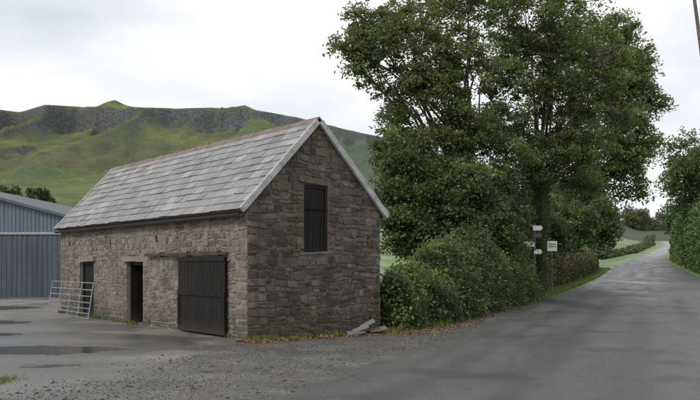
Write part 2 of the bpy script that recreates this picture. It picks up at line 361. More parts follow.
def tree(name,base,trunk_top,lobes,nclump,lpc,mat,trunk_r=.3,leafL=.2,leafW=.09,stems=1,cr=.6,gap=-.45,ivy=0):
    root=empty(name); base=np.array(base,float); tt_=np.array(trunk_top,float)
    mb=MB(); limbs=[]
    tops=[]
    for s_ in range(stems):
        off=np.array([rng.uniform(-.6,.6),rng.uniform(-.3,.3),0])*(s_>0)
        tp=tt_+np.array([rng.uniform(-1.4,1.4),rng.uniform(-.8,.8),rng.uniform(-.6,.4)])*(s_>0)
        pts=[];rr=[]
        for k in range(9):
            q=k/8; w_=np.array([math.sin(q*4+s_*2),math.cos(q*3+s_),0])*.22*q
            pts.append((base+off)*(1-q)+tp*q+w_); rr.append(trunk_r*(1-.45*q)*(1+.5*math.exp(-q*14))/(1+.35*(s_>0)))
        pts[0][2]-=.3
        mb.tube(pts,rr,10); limbs+=[(p,r) for p,r in zip(pts[5:],rr[5:])]; tops.append((pts,rr))
    W=np.array([l[2] for l in lobes]);W=W/W.sum()
    for c,r,wt,tb in lobes:
        c=np.array(c);r=np.array(r)
        for k in range(max(2,int(wt*4))):
            pts,rr=tops[rng.integers(len(tops))]; j=rng.integers(5,9); st=pts[j]; 
            d=rng.normal(size=3); d/=np.linalg.norm(d); en=c+d*r*.6
            if en[2]<st[2]+.3: en[2]=st[2]+.3+abs(rng.normal())*.3 if c[2]>st[2] else en[2]
            mid=st*.5+en*.5+np.array([0,0,.10*np.linalg.norm(en-st)])+rng.normal(size=3)*.4
            ps=[];rs=[];r0=rr[j]*.5
            for m_ in range(8):
                q=m_/7; p_=(1-q)**2*st+2*q*(1-q)*mid+q*q*en+rng.normal(size=3)*.08*(m_>0); ps.append(p_); rs.append(r0*(1-q)**1.2+.02)
            mb.tube(ps,rs,6); limbs+=[(p,rr_) for p,rr_ in zip(ps[2:],rs[2:])]
    LP=np.array([l[0] for l in limbs])
    cc=[];tb_=[]
    while len(cc)<nclump:
        i=rng.choice(len(lobes),p=W); c,r,wt,tb=lobes[i]
        d=rng.normal(size=3); d/=np.linalg.norm(d); q=rng.uniform(.1,1.)**(1/2.6)*rng.uniform(.84,1.24)
        p=np.array(c)+d*np.array(r)*q
        if n3(p,1.35,i*1.3)<gap+rng.normal()*.1: continue
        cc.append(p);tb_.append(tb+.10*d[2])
    cc=np.array(cc);tb_=np.array(tb_)
    for p in cc:
        dd=np.linalg.norm(LP-p,axis=1)+np.maximum(0,LP[:,2]-p[2])*.6; j=int(np.argmin(dd)); a=LP[j]
        if dd[j]<.3: continue
        mid=(a+p)/2+np.array([0,0,-.1])+rng.normal(size=3)*.1
        mb.tube([a,mid,p+rng.normal(size=3)*.1],[.03,.02,.007],4,cap=False)
    mb.obj('trunk_and_limbs',BARK,root,True)
    N=nclump*lpc; ci=np.repeat(np.arange(nclump),lpc)
    rad=rng.uniform(.4,1.4,nclump)*cr
    o=rng.normal(size=(N,3)); o/=np.linalg.norm(o,axis=1)[:,None]; o*=rng.uniform(0,1,(N,1))**.6*1.25; o*=rad[ci][:,None]; o[:,2]*=.55; o[:,2]-=.3*(o[:,0]**2+o[:,1]**2)/rad[ci]
    C=cc[ci]+o
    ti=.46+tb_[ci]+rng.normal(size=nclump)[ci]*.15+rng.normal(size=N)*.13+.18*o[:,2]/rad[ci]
    if ivy:
        for pts,rr in tops:
            q=rng.uniform(0,8,ivy); k=q.astype(int); f=(q-k)[:,None]; pa=np.array(pts); pp=pa[k]*(1-f)+pa[np.minimum(k+1,8)]*f
            o=rng.normal(size=(ivy,3)); o[:,2]*=.3; o/=np.linalg.norm(o,axis=1)[:,None]; 
            C=np.concatenate([C,pp+o*(trunk_r+rng.uniform(0,.4,(ivy,1))*(fbm(q*1.7,q*0,5)[:,None]*1.6))]); ti=np.concatenate([ti,rng.normal(size=ivy)*.12+.2])
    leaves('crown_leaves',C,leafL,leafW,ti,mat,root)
    return root
def lobe(u,v,Y,ru,rv,w=1.,tb=0.,rd=None):
    s=Y/F; return (P(u,v,Y),(ru*s,(rd if rd else (ru+rv)/2*s*.8),rv*s),w,tb)

# main roadside trees
tree('ash_tree',(5.6,38.5,-.0),P(468,150,38.5),[
 lobe(395,52,38,52,42,1.1,.05),lobe(352,44,37.5,20,14,.2,.08),lobe(368,62,37.5,20,20,.22,.06),lobe(378,20,38,32,20,.35,.08),lobe(440,25,39,62,42,1.1,.05),lobe(475,-25,39,60,35,.6,.05),lobe(425,100,38,43,38,.9,0),
 lobe(470,95,38.5,55,55,1.,0),lobe(402,128,38,22,22,.35,-.02),lobe(425,165,38,48,42,1.,-.03),lobe(485,160,38.5,50,45,.9,-.05)],840,82,LEAF,.26,cr=.52,gap=-.2,leafL=.18,leafW=.08)
tree('ash_tree',(9.6,43.5,-.0),P(540,160,43),[
 lobe(530,25,42.5,62,45,1.2,.05),lobe(560,-15,43,50,30,.45,.05),lobe(575,70,43,52,48,1.1,.04),lobe(520,95,42.5,55,50,1.,-.02),
 lobe(590,120,44,45,38,.8,0),lobe(535,150,43,56,32,.8,-.05),lobe(575,165,44.5,34,30,.5,-.05)],740,82,LEAF,.3,stems=3,cr=.55,gap=-.18,ivy=2500,leafL=.19,leafW=.085)
tree('ash_tree',(18.2,70,.3),P(588,170,67),[
 lobe(600,55,60,40,40,1.,.1),lobe(628,62,60,22,30,.5,.12),lobe(635,100,60,26,34,.8,.12),lobe(600,130,61,45,42,1.,.04),lobe(630,150,61,27,28,.6,.04),lobe(588,180,63,34,26,.6,-.04),lobe(625,180,63,20,22,.35,-.02)],520,92,LEAF,.3,stems=2,cr=.75,gap=-.22,leafL=.27,leafW=.125,ivy=1500)
tree('holly_tree',(3.6,34.5,0),P(432,215,35),[
 lobe(418,185,35.5,35,34,1.,-.03),lobe(455,200,35,48,40,1.2,-.03),lobe(411,228,34.5,27,26,.7,-.02),lobe(495,205,37,38,42,1.,-.07),lobe(470,235,35,55,24,1.,-.07),lobe(398,150,36,20,28,.4,-.01)],500,120,LEAFD,.15,leafL=.15,leafW=.09,cr=.5,gap=-.6)
tree('hawthorn_tree',(13.5,57.5,0.1),P(575,235,57),[
 lobe(572,225,56,26,28,1.,-.02),lobe(545,232,52,18,24,.6,-.08),lobe(598,222,60,22,24,.8,.04),lobe(520,225,46,18,28,.6,-.12)],200,110,LEAFD,.12,leafL=.22,leafW=.13,cr=.6,gap=-.6)

# hedges
def hedge(name,path,mat,n,lL,lW,jit=.12,tb=0.,lump=.18,sq=3.2):
    root=empty(name); path=np.array(path,float)
    seg=np.hypot(np.diff(path[:,0]),np.diff(path[:,1])); cum=np.concatenate([[0],np.cumsum(seg)])
    def at(q):
        x=np.interp(q,cum,path[:,0]);y=np.interp(q,cum,path[:,1]);hw=np.interp(q,cum,path[:,2]);h=np.interp(q,cum,path[:,3])
        e=.2; tx=np.interp(q+e,cum,path[:,0])-np.interp(q-e,cum,path[:,0]);ty=np.interp(q+e,cum,path[:,1])-np.interp(q-e,cum,path[:,1])
        l=np.hypot(tx,ty)+1e-9; return x,y,hw,h,ty/l,-tx/l
    def surf(q,a,sc_):
        x,y,hw,h,nx,ny=at(q)
        ca,sa=np.cos(a),np.sin(a); k=1/np.maximum(np.abs(ca)**sq+np.abs(sa)**sq,1e-6)**(1/sq)
        lm=1+lump*(fbm(q*1.1+5,a*1.6+3,8,3)-.5)*2.2
        off=ca*k*hw*lm*sc_; zz=np.clip(sa*k,0,2)*h*(1+lump*.8*(fbm(q*.8,a*0+2,9,3)-.5)*2)*sc_
        X=x+nx*off;Y=y+ny*off; return np.stack([X,Y,TH(X,Y)+zz],-1)
    Q=np.linspace(0,cum[-1],max(8,int(cum[-1]/.5))); A=np.linspace(0,math.pi,11); QQ,AA=np.meshgrid(Q,A)
    V=surf(QQ,AA,.84); i_=np.arange(QQ.size).reshape(QQ.shape)
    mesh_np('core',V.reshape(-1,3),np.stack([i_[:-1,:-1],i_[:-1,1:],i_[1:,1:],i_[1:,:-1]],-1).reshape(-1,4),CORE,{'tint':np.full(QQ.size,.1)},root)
    wq=rng.uniform(0,cum[-1],n); wa=rng.uniform(0,math.pi,n); ss=rng.uniform(.82,1.04,n)
    wsp=rng.random(n)<.06; ss[wsp]+=rng.uniform(0,.2,wsp.sum())
    k=n//14; wq[:k]=rng.uniform(0,.25,k); ss[:k]=rng.uniform(0,1,k)**.5; wq[k:2*k]=cum[-1]-rng.uniform(0,.25,k); ss[k:2*k]=rng.uniform(0,1,k)**.5
    C=surf(wq,wa,ss)+rng.normal(size=(n,3))*jit*.5
    C[:,2]=np.maximum(C[:,2],TH(C[:,0],C[:,1])+.03)
    cl_=fbm(C[:,0]*2.2+C[:,1]*1.1,C[:,2]*2.6+C[:,1]*.7,17,3)-.5
    cb=fbm(C[:,0]*.6+C[:,1]*.3,C[:,2]*.8+C[:,1]*.5,19,2)-.5
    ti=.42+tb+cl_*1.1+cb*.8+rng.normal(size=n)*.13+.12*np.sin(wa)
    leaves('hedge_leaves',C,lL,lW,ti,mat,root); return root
hedge('ivy_hedge',[(1.25,22.6,.5,1.35),(1.9,25,.85,1.75),(3.2,28,1.,2.15),(4.9,32.,1.1,2.6),(6.9,36.8,1.1,2.5),(8.2,40.2,1.,2.2)],LEAFD,72000,.11,.075,.22,tb=.05,lump=.45,sq=2.5)
hedge('beech_hedge',[(8.4,42.5,.8,2.2),(11.2,50,.9,2.1),(16.4,64,.9,2.3),(23.8,84.5,1.,2.5),(30.4,104,1.,1.8)],LEAFB,42000,.2,.13,.14,tb=.03,lump=.25)
hedge('conifer_hedge',[(33.2,72,1.3,7.),(36.9,82,1.3,7.4),(42.0,98,1.3,7.3),(47.9,118,1.3,6.6),(51.8,129,1.2,5.6)],LEAFC,44000,.38,.2,.25,lump=.16)
hedge('field_hedge',[(38.8,128,.8,.8),(52.4,152,.8,.9),(73.9,202,.9,1.0),(103.5,285,1.,1.4),(136.5,368,1.,2.0)],LEAFF,12000,.6,.35,.3,lump=.4)
hedge('field_hedge',[(61.,150,.8,1.2),(82.5,202,.9,1.4),(113,285,1.,2.0),(147.5,368,1.,2.5)],LEAFF,10000,.6,.35,.3,lump=.4)

def simple_tree(name,x,y,h,r,mat,n=140,lpc=110,L=.4,tb=0.,tr=.2):
    z0=float(TH(np.array(x*1.),np.array(y*1.))); c=np.array([x,y,z0+h*.6])
    lb=[]
    for k in range(6):
        a=rng.uniform(0,6.28); q=r*.5
        lb.append((c+np.array([math.cos(a)*q,math.sin(a)*q,rng.uniform(-.22,.25)*h]),(r*.55,r*.55,h*.22),1.,tb+rng.normal()*.04))
    lb.append((c,(r*.8,r*.8,h*.36),1.5,tb))
    return tree(name,(x,y,z0),(x,y,z0+h*.4),lb,n,lpc,mat,tr,leafL=L,leafW=L*.5,cr=r*.2+.3,gap=-.6)
simple_tree('sycamore_tree',45.,103,18.,5.4,LEAFD,220,120,.4,.0,.3)
simple_tree('sycamore_tree',57,138,13,4.5,LEAFF,110,100,.5,.0,.25)

# distant mass of trees (one object)
def mass(name,specs,mat):
    Cs=[];Ts=[]
    for x,y,h,r,tb in specs:
        z0=float(TH(np.array(x*1.),np.array(y*1.)));nb=26
        bc=np.stack([rng.normal(size=nb)*r*.45,rng.normal(size=nb)*r*.45,rng.uniform(.12,.95,nb)*h],-1)
        bc[:,:2]*=(1.15-bc[:,2:]/h*.75); per=90; ci=np.repeat(np.arange(nb),per)
        o=rng.normal(size=(nb*per,3)); o/=np.linalg.norm(o,axis=1)[:,None]; o*=rng.uniform(.5,1,(nb*per,1))*r*.36
        Cs.append(np.array([x,y,z0])+bc[ci]+o); Ts.append(.4+tb+rng.normal(size=nb)[ci]*.1+rng.normal(size=nb*per)*.08+o[:,2]/r*.5)
    leaves(name,np.concatenate(Cs),.7,.45,np.concatenate(Ts),mat)
sp=[]
for k in range(36): sp.append((rng.uniform(-96,-42),rng.uniform(140,168),rng.uniform(6.,8.5),rng.uniform(2.5,4.),rng.normal()*.1))
for k in range(16): 
    yy=rng.uniform(150,230); sp.append((yy*rng.uniform(.22,.32),yy,rng.uniform(9,16)*yy/200,rng.uniform(3,5),rng.uniform(-.1,.4)))
for k in range(12): 
    yy=rng.uniform(200,300); sp.append((yy*rng.uniform(.415,.50),yy,rng.uniform(7,12),rng.uniform(4,6),rng.uniform(-.1,.3)))
for k in range(24): 
    yy=rng.uniform(380,420); sp.append((yy*rng.uniform(.30,.48),yy,rng.uniform(9,15),rng.uniform(5,7),rng.uniform(-.1,.4)))
for k in range(22): 
    yy=rng.uniform(90,120); sp.append((yy*rng.uniform(.09,.22),yy,rng.uniform(5,9),rng.uniform(3,4),rng.uniform(-.2,.1)))
mass('distant_trees',sp,LEAFF)

# ---------------------------------------------------------------- barn
barn=empty('stone_barn')
C0=np.array([-2.47,19.68,0.]); D1=np.array([-.609,.793,0.]);D1/=np.linalg.norm(D1); D2=np.array([D1[1],-D1[0],0.])
UZ=np.array([0,0,1.]); LEN=13.55; WID=4.13; WH=3.22; RH=5.40; N1=-D2; N2=-D1
def clip(poly,a,b,c):
    o=[]
    for i in range(len(poly)):
        p,q=poly[i],poly[(i+1)%len(poly)]; fp=a*p[0]+b*p[1]-c; fq=a*q[0]+b*q[1]-c
        if fp<=0:o.append(p)
        if fp*fq<0:
            t_=fp/(fp-fq); o.append((p[0]+(q[0]-p[0])*t_,p[1]+(q[1]-p[1])*t_))
    return o
def stones(name,org,du,nr,L_,zs,openings,wr,rowh,mat,planes=(),long_=(),gapw=.022,depth=(.02,.055),warp=1.,split=.28,quoin=()):
    mb=MB()
    def stone(a0,a1,z0,z1,j=.02,t=None,dp=None):
        gp=gapw*rng.uniform(.4,2.)/2; a0+=gp;a1-=gp;z0+=gp;z1-=gp
        if a1-a0<.04 or z1-z0<.03: return
        m_=min(a1-a0,z1-z0); cs=[m_*rng.uniform(.06,.38) for _ in range(4)]; J=lambda:rng.uniform(-j,j)*.7
        pl=[(a0+cs[0],z0+J()),(a1-cs[1],z0+J()),(a1+J(),z0+cs[1]),(a1+J(),z1-cs[2]),(a1-cs[2],z1+J()),(a0+cs[3],z1+J()),(a0+J(),z1-cs[3]),(a0+J(),z0+cs[0])]
        pl=[(a,z_+ warp*(.035*math.sin(a*1.9+z_*1.3)+.02*math.sin(a*5.1+z_*3)+.012*math.sin(a*11.3+z_*5)) *min(1,z_*2)*(min(1,max(0,(WH-z_)*3)) if not planes else 1)) for a,z_ in pl]
        for q in planes: pl=clip(pl,*q)
        if len(pl)<3: return
        ar=abs(sum(pl[i][0]*pl[(i+1)%len(pl)][1]-pl[(i+1)%len(pl)][0]*pl[i][1] for i in range(len(pl))))/2
        if ar<.002: return
        n=len(pl); cx=sum(p[0] for p in pl)/n; cz=sum(p[1] for p in pl)/n; d=rng.uniform(*(dp or depth)); tx,tz=rng.normal()*.05,rng.normal()*.05
        vs=[]
        for sc_,dd in ((1.,-.02),(.985,d*.55),(.9,d*.95)):
            for a,z_ in pl:
                aa=cx+(a-cx)*sc_; z2=cz+(z_-cz)*sc_
                vs.append(org+du*aa+UZ*z2+nr*(dd+(0 if dd<0 else (aa-cx)*tx+(z2-cz)*tz)))
        vs.append(org+du*cx+UZ*cz+nr*(d*1.15))
        fs=[]
        for r in range(2):
            for i in range(n):
                k=(i+1)%n; fs.append((r*n+i,r*n+k,(r+1)*n+k,(r+1)*n+i))
        for i in range(n): fs.append((2*n+i,2*n+(i+1)%n,3*n))
        mb.add(vs,fs,t if t is not None else float(np.clip(rng.normal(.5,.27),0,1)))
    for k in range(len(zs)-1):
        nr_=max(1,round((zs[k+1]-zs[k])/rowh)); cuts=np.linspace(zs[k],zs[k+1],nr_+1)
        cuts[1:-1]+=rng.uniform(-.36,.36,nr_-1)*rowh
        for ri,(z0,z1) in enumerate(zip(cuts[:-1],cuts[1:])):
            iv=[(0.,L_)]
            for (a0,a1,b0,b1) in openings:
                if b0<z1-.01 and b1>z0+.01:
                    nv=[]
                    for x0,x1 in iv:
                        if a1<=x0 or a0>=x1: nv.append((x0,x1));continue
                        if a0>x0: nv.append((x0,a0))
                        if a1<x1: nv.append((a1,x1))
                    iv=nv
            for x0,x1 in iv:
                x=x0
                while x<x1-.01:
                    w_=rng.uniform(*wr)*(1.5 if rng.random()<.12 else 1)*(.6 if rng.random()<.15 else 1)
                    qn=(x==x0 and x0 in quoin)
                    if qn: w_=(.55 if ri%2 else .3)
                    if x1-(x+w_)<wr[0]*.6: w_=x1-x
                    if not qn and (z1-z0)>.13 and rng.random()<split:
                        zm=z0+(z1-z0)*rng.uniform(.3,.7)
                        if rng.random()<.5: stone(x,x+w_,z0,zm)
                        else: xm=x+w_*rng.uniform(.3,.7); stone(x,xm,z0,zm);stone(xm,x+w_,z0,zm)
                        if rng.random()<.5: stone(x,x+w_,zm,z1)
                        else: xm=x+w_*rng.uniform(.3,.7); stone(x,xm,zm,z1);stone(xm,x+w_,zm,z1)
                    else: stone(x,x+w_,z0,z1)
                    x+=w_
    for (a0,a1,b0,b1) in long_: stone(a0,a1,b0,b1,.01,.7)
    return mb.obj(name,mat,barn)
def backing(name,org,du,nr,L_,H_,openings,mat,thick=.45):
    mb=MB(); xs=sorted({0.,L_}|{o[0] for o in openings}|{o[1] for o in openings}); zs=sorted({0.,H_}|{o[2] for o in openings if o[2]<H_}|{o[3] for o in openings if o[3]<H_})
    def inop(x,z_): return any(o[0]<x<o[1] and o[2]<z_<o[3] for o in openings)
    for dd in (0.,-thick):
        for i in range(len(xs)-1):
            for j in range(len(zs)-1):
                if inop((xs[i]+xs[i+1])/2,(zs[j]+zs[j+1])/2): continue
                mb.add([org+du*a+UZ*b+nr*dd for a,b in ((xs[i],zs[j]),(xs[i+1],zs[j]),(xs[i+1],zs[j+1]),(xs[i],zs[j+1]))],[(0,1,2,3)])
    for a0,a1,b0,b1 in openings:
        for (p,q) in (((a0,b0),(a0,b1)),((a1,b0),(a1,b1)),((a0,b1),(a1,b1)),((a0,b0),(a1,b0))):
            if p[1]<.01 and q[1]<.01: continue
            mb.add([org+du*p[0]+UZ*p[1],org+du*q[0]+UZ*q[1],org+du*q[0]+UZ*q[1]-nr*thick,org+du*p[0]+UZ*p[1]-nr*thick],[(0,1,2,3)])
    return mb.obj(name,mat,barn)
fo=[(1.0,3.4,0,1.9),(6.11,7.34,0,1.9),(10.17,11.54,0,1.9),(5.05,5.23,2.45,2.64),(8.62,8.8,2.45,2.64),(12.5,12.68,2.45,2.64)]
lt=[(.75,3.65,1.9,2.12),(5.9,7.55,1.9,2.12),(9.95,11.75,1.9,2.12)]
backing('front_wall',C0,D1,N1,LEN,WH,fo,MORT)
stones('front_wall_stones',C0,D1,N1,LEN,[0,1.9,2.12,2.45,2.64,WH],fo+lt,(.11,.34),.14,FRN,(),lt,.02,(.004,.024),.6,.35,(0.,))
sl_=(RH-WH)/(WID/2)
go=[(1.65,2.40,2.13,3.84)]; glt=[(1.45,2.6,3.84,4.02),(1.5,2.55,2.02,2.13)]
pl=[(-sl_,1.,WH-.0),(sl_,1.,WH+sl_*WID)]
backing('gable_wall',C0,D2,N2,WID,WH,[(1.65,2.40,2.13,WH)],MORTD,thick=.45)
mb=MB()
def gz(a): return WH+sl_*min(a,WID-a)
for dd in (0.,-.45):
    q=lambda pts:[C0+D2*a+UZ*b+N2*dd for a,b in pts]
    mb.add(q([(0,WH),(1.65,WH),(1.65,gz(1.65))]),[(0,1,2)])
    mb.add(q([(2.4,WH),(WID,WH),(2.4,gz(2.4))]),[(0,1,2)])
    mb.add(q([(1.65,3.84),(2.4,3.84),(2.4,gz(2.4)),(WID/2,RH),(1.65,gz(1.65))]),[(0,1,2,3,4)])
for a in (1.65,2.4):
    mb.add([C0+D2*a+UZ*WH,C0+D2*a+UZ*3.84,C0+D2*a+UZ*3.84-N2*.45,C0+D2*a+UZ*WH-N2*.45],[(0,1,2,3)])
mb.add([C0+D2*1.65+UZ*3.84,C0+D2*2.4+UZ*3.84,C0+D2*2.4+UZ*3.84-N2*.45,C0+D2*1.65+UZ*3.84-N2*.45],[(0,1,2,3)])
mb.obj('gable_peak',MORTD,barn)
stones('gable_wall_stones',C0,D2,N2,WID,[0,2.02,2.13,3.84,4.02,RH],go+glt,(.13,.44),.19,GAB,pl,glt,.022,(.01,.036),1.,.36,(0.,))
mb=MB(); B=C0+D1*LEN
mb.add([B,B+D2*WID,B+D2*WID+UZ*WH,B+D2*WID/2+UZ*RH,B+UZ*WH],[(0,1,2,3,4)])
Bk=C0+D2*WID; mb.add([Bk,Bk+D1*LEN,Bk+D1*LEN+UZ*WH,Bk+UZ*WH],[(0,1,2,3)])
mb.obj('rear_walls',MORT,barn)
stones('rear_wall_stones',C0+D2*WID,D1,D2,LEN,[0,WH],[],(.25,.5),.22,FRN)
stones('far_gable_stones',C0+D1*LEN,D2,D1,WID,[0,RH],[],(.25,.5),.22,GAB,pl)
# roof
slope_len=math.hypot(RH-WH,WID/2)
for side in (0,1):
    up=(D2*(WID/2)+UZ*(RH-WH))/slope_len if side==0 else (-D2*(WID/2)+UZ*(RH-WH))/slope_len
    eave=(C0 if side==0 else C0+D2*WID)+UZ*WH
    nn=np.cross(D1,up); nn=nn/np.linalg.norm(nn); nn=nn if nn[2]>0 else -nn
    ov=.20; SLn=slope_len+ov; o=eave-up*ov+nn*.03-D1*.03
    mb=MB(); mb.box(o,D1*(LEN+.06),up*SLn,nn*.05); mb.obj('roof_deck',WOOD,barn)
    mb=MB(); ncr=11; ch=SLn/ncr
    for r in range(ncr):
        x=-.07-(r%2)*.26; 
        while x<LEN+.07:
            w_=rng.uniform(.40,.62); x0=max(x,-.07);x1=min(x+w_,LEN+.07)
            if x1-x0>.03:
                lo=o+D1*(.03+x0+.004)+up*(r*ch+rng.normal()*.012-.02)+nn*(.072+rng.uniform(0,.016)); 
                hi=o+D1*(.03+x0+.004)+up*min((r+1)*ch+.05,SLn)+nn*.055; ex=D1*(x1-x0-rng.uniform(.008,.02)); tk=nn*.016
                sk=up*rng.normal()*.006
                vs=[lo,lo+ex+sk,hi+ex,hi,lo+tk,lo+ex+sk+tk,hi+ex+tk,hi+tk]
                mb.add(vs,[(0,3,2,1),(4,5,6,7),(0,1,5,4),(1,2,6,5),(2,3,7,6),(3,0,4,7)],float(np.clip(rng.normal(.55,.22),0,1)))
            x+=w_
    mb.obj('roof_slates',SLATE,barn)
    mb=MB()
    for x in (-.10,LEN+.02):
        k=14
        for i in range(k):
            j_=rng.uniform(-.006,.006)
            mb.box(o+D1*(x+j_)-up*.015-nn*.03+up*(i*(SLn+.02)/k),D1*.10,up*((SLn+.02)/k-.004),nn*(.135+rng.uniform(0,.015)))
    mb.obj('roof_verge',LIGHTM,barn)
mb=MB(); x=-.1; 
while x<LEN+.1:
    c=C0+D2*WID/2+UZ*(RH+.10+rng.uniform(-.006,.012))+D1*x; w_=.44
    for sg in (-1,1):
        a=c+UZ*.04; b=c+D2*sg*.13-UZ*.10
        vs=[a,a+D1*w_,b+D1*w_,b]; vs+=[v_+UZ*.03 for v_ in vs]
        mb.add(vs,[(0,1,2,3),(7,6,5,4),(0,4,5,1),(2,6,7,3),(1,5,6,2),(0,3,7,4)],rng.random())
    x+=w_+.012
mb.obj('ridge_tiles',RIDGE,barn)
# gutter
mb=MB(); gp=C0+UZ*(WH-.19)+N1*.17
n=8
for i in range(n):
    a0=math.pi+math.pi*i/n;a1=math.pi+math.pi*(i+1)/n
    for rr in (.07,.062):
        p0=gp+N1*math.cos(a0)*rr+UZ*math.sin(a0)*rr; p1=gp+N1*math.cos(a1)*rr+UZ*math.sin(a1)*rr
        mb.add([p0,p1,p1+D1*LEN,p0+D1*LEN],[(0,1,2,3)])
mb.box(gp+N1*.062-UZ*.012,N1*.016,D1*LEN,UZ*.016)
mb.box(C0+UZ*(WH-.16)+N1*.06,N1*.04,D1*LEN,UZ*.13)
mb.obj('gutter',GUT,barn)
# sliding door
mb=MB(); dw=2.62; o=C0+D1*.88+N1*.085+UZ*.05
nb=13
for i in range(nb): mb.box(o+D1*(i*dw/nb+.004)+UZ*rng.uniform(-.012,.012),D1*(dw/nb-.009),N1*(.03+rng.uniform(0,.004)),UZ*1.97)
for z_ in (.0,.95,1.85): mb.box(o+N1*.036+UZ*z_,D1*dw,N1*.022,UZ*.12)
for x in (0,dw-.1): mb.box(o+N1*.0365+UZ*.122+D1*x,D1*.1,N1*.021,UZ*.826)
mb.obj('sliding_door',BLACK,barn)
mb=MB(); mb.box(C0+D1*.8+N1*.08+UZ*2.06,D1*4.9,N1*.06,UZ*.07)
for x in (1.2,2.9,4.6): mb.box(C0+D1*x+N1*.03+UZ*2.03,D1*.05,N1*.12,UZ*.13)
mb.obj('door_track',GUT,barn)
mb=MB()
for a0,a1 in ((6.11,7.34),(10.17,11.54)):
    for x in (a0+.01,a1-.09): mb.box(C0+D1*x-N1*.2,D1*.08,N1*.09,UZ*1.88)
    mb.box(C0+D1*(a0+.095)-N1*.2+UZ*1.8,D1*(a1-a0-.19),N1*.09,UZ*.08)
mb.box(C0+D1*10.27-N1*.19,D1*1.16,N1*.04,UZ*1.78)
mb.box(C0+D1*7.22-N1*.22,D1*.04,-N1*.9,UZ*1.78)
mb.obj('door_frames',BLACK,barn)
mb=MB(); o=C0+D2*1.66-N2*.10+UZ*2.15
for i in range(5): mb.box(o+D2*(.07+i*.118),D2*.114,N2*(.03+rng.uniform(0,.005)),UZ*1.66)
for x in (0,.66): mb.box(o+D2*x,D2*.068,N2*.07,UZ*1.68)
mb.box(o+D2*.07+UZ*1.61,D2*.588,N2*.07,UZ*.07); mb.box(o+D2*.07+UZ*.0,D2*.588,N2*.06,UZ*.06)
mb.obj('loft_door',BLACK,barn)

# field gate leaning on barn
gate=empty('field_gate'); mb=MB(); go_=C0+D1*9.2+N1*.55; lean=-N1*.18+UZ*1.16
def gp_(a,h): return go_+D1*a+lean*h+UZ*.05
for h in (0,.14,.28,.44,.62,.8,1.): mb.tube([gp_(0,h),gp_(4.15,h)],.017,8)
for a in (0,1.05,2.08,3.1,4.15): mb.tube([gp_(a,0),gp_(a,1)],.017,8)
mb.obj('bars',GALV,gate)

# ---------------------------------------------------------------- farm shed
shed=empty('metal_shed'); SY=42.; xl,xr=-31.5,-14.4; ev=4.25; pk=6.5; xm=(xl+xr)/2
def sz(x): return ev+(pk-ev)*(1-abs(x-xm)/((xr-xl)/2))
def corr(name,x0,x1,z0,ztop,y,mat,pitch=.2,d=.035):
    mb=MB(); x=x0
    prof=[(0,0),(.35,0),(.5,-d),(.85,-d),(1.,0)]
    while x<x1-.01:
        for (a,dy),(b,dy2) in zip(prof[:-1],prof[1:]):
            xa=min(x+a*pitch,x1);xb=min(x+b*pitch,x1)
            mb.add([(xa,y+dy,z0),(xb,y+dy2,z0),(xb,y+dy2,ztop(xb)),(xa,y+dy,ztop(xa))],[(0,1,2,3)])
        x+=pitch
    mb.obj(name,mat,shed)
corr('upper_cladding',xl,xr,3.42,sz,SY,BLUE)
corr('sliding_doors',xl+.2,xr-.2,.05,lambda x:3.36,SY-.12,BLUED,.26,.03)
corr('lower_wall',xl,xr,-.1,lambda x:3.4,SY+.06,BLUED)
mb=MB(); mb.box((xl,SY-.2,3.36),(xr-xl,0,0),(0,.12,0),(0,0,.12)); mb.obj('door_rail',GALV,shed)
mb=MB(); mb.box((xr,SY,0),(.06,0,0),(0,24,0),(0,0,ev)); mb.box((xl-.06,SY,0),(.06,0,0),(0,24,0),(0,0,ev)); mb.box((xl,SY+24,0),(xr-xl,0,0),(0,.05,0),(0,0,ev)); mb.obj('side_walls',BLUE,shed)
mb=MB()
for xa,xb in ((xl-.25,xm),(xr+.25,xm)):
    za=ev-.25*(pk-ev)/((xr-xl)/2)
    mb.box((xa,SY-.25,za+.03),(xb-xa,0,pk-za),(0,24.5,0),(0,0,.07))
mb.obj('roof',SHR,shed)
mb=MB()
for xa,xb in ((xl-.25,xm),(xr+.25,xm)):
    za=ev-.25*(pk-ev)/((xr-xl)/2); mb.box((xa,SY-.28,za-.04),(xb-xa,0,pk-za),(0,.03,0),(0,0,.13))
mb.obj('barge_board',SHR,shed)

# ---------------------------------------------------------------- signs, pole
def board(mb,x,y,z_,w_,h_,tip=0,yaw=0.):
    c,s_=math.cos(yaw),math.sin(yaw); pts=[(0,0),(w_,0),(w_+tip,h_/2),(w_,h_),(0,h_)] if tip>0 else [(0,0),(w_,0),(w_,h_),(0,h_)] if tip==0 else [(0,0),(tip,h_/2),(0,h_),(w_,h_),(w_,0)]
    n_=len(pts); vs=[(x+a*c,y+a*s_,z_+b) for a,b in pts]+[(x+a*c+.025*s_,y+a*s_-.025,z_+b) for a,b in pts]
    mb.add(vs,[tuple(range(n_)),tuple(range(2*n_-1,n_-1,-1))]+[(i,(i+1)%n_,n_+(i+1)%n_,n_+i) for i in range(n_)])
sg=empty('direction_signpost'); sx,sy=9.1,40.4; mb=MB(); mb.tube([(sx,sy,-.1),(sx,sy,3.85)],.045,8); mb.obj('post',WOOD,sg)
mb=MB(); board(mb,sx-.1,sy-.05,3.5,.4,.24,.1,.1); board(mb,sx-.52,sy-.05,2.7,.5,.26,-.1,-.15); board(mb,sx-.05,sy-.05,2.35,.36,.22,.1,.3); mb.obj('finger_boards',WHITE,sg)
mb=MB(); board(mb,sx-.12,sy-.05,3.14,.42,.24,.1,.2);board(mb,sx-.35,sy-.05,3.0,.35,.1,0,-.2); mb.obj('brown_finger_board',BROWN,sg)
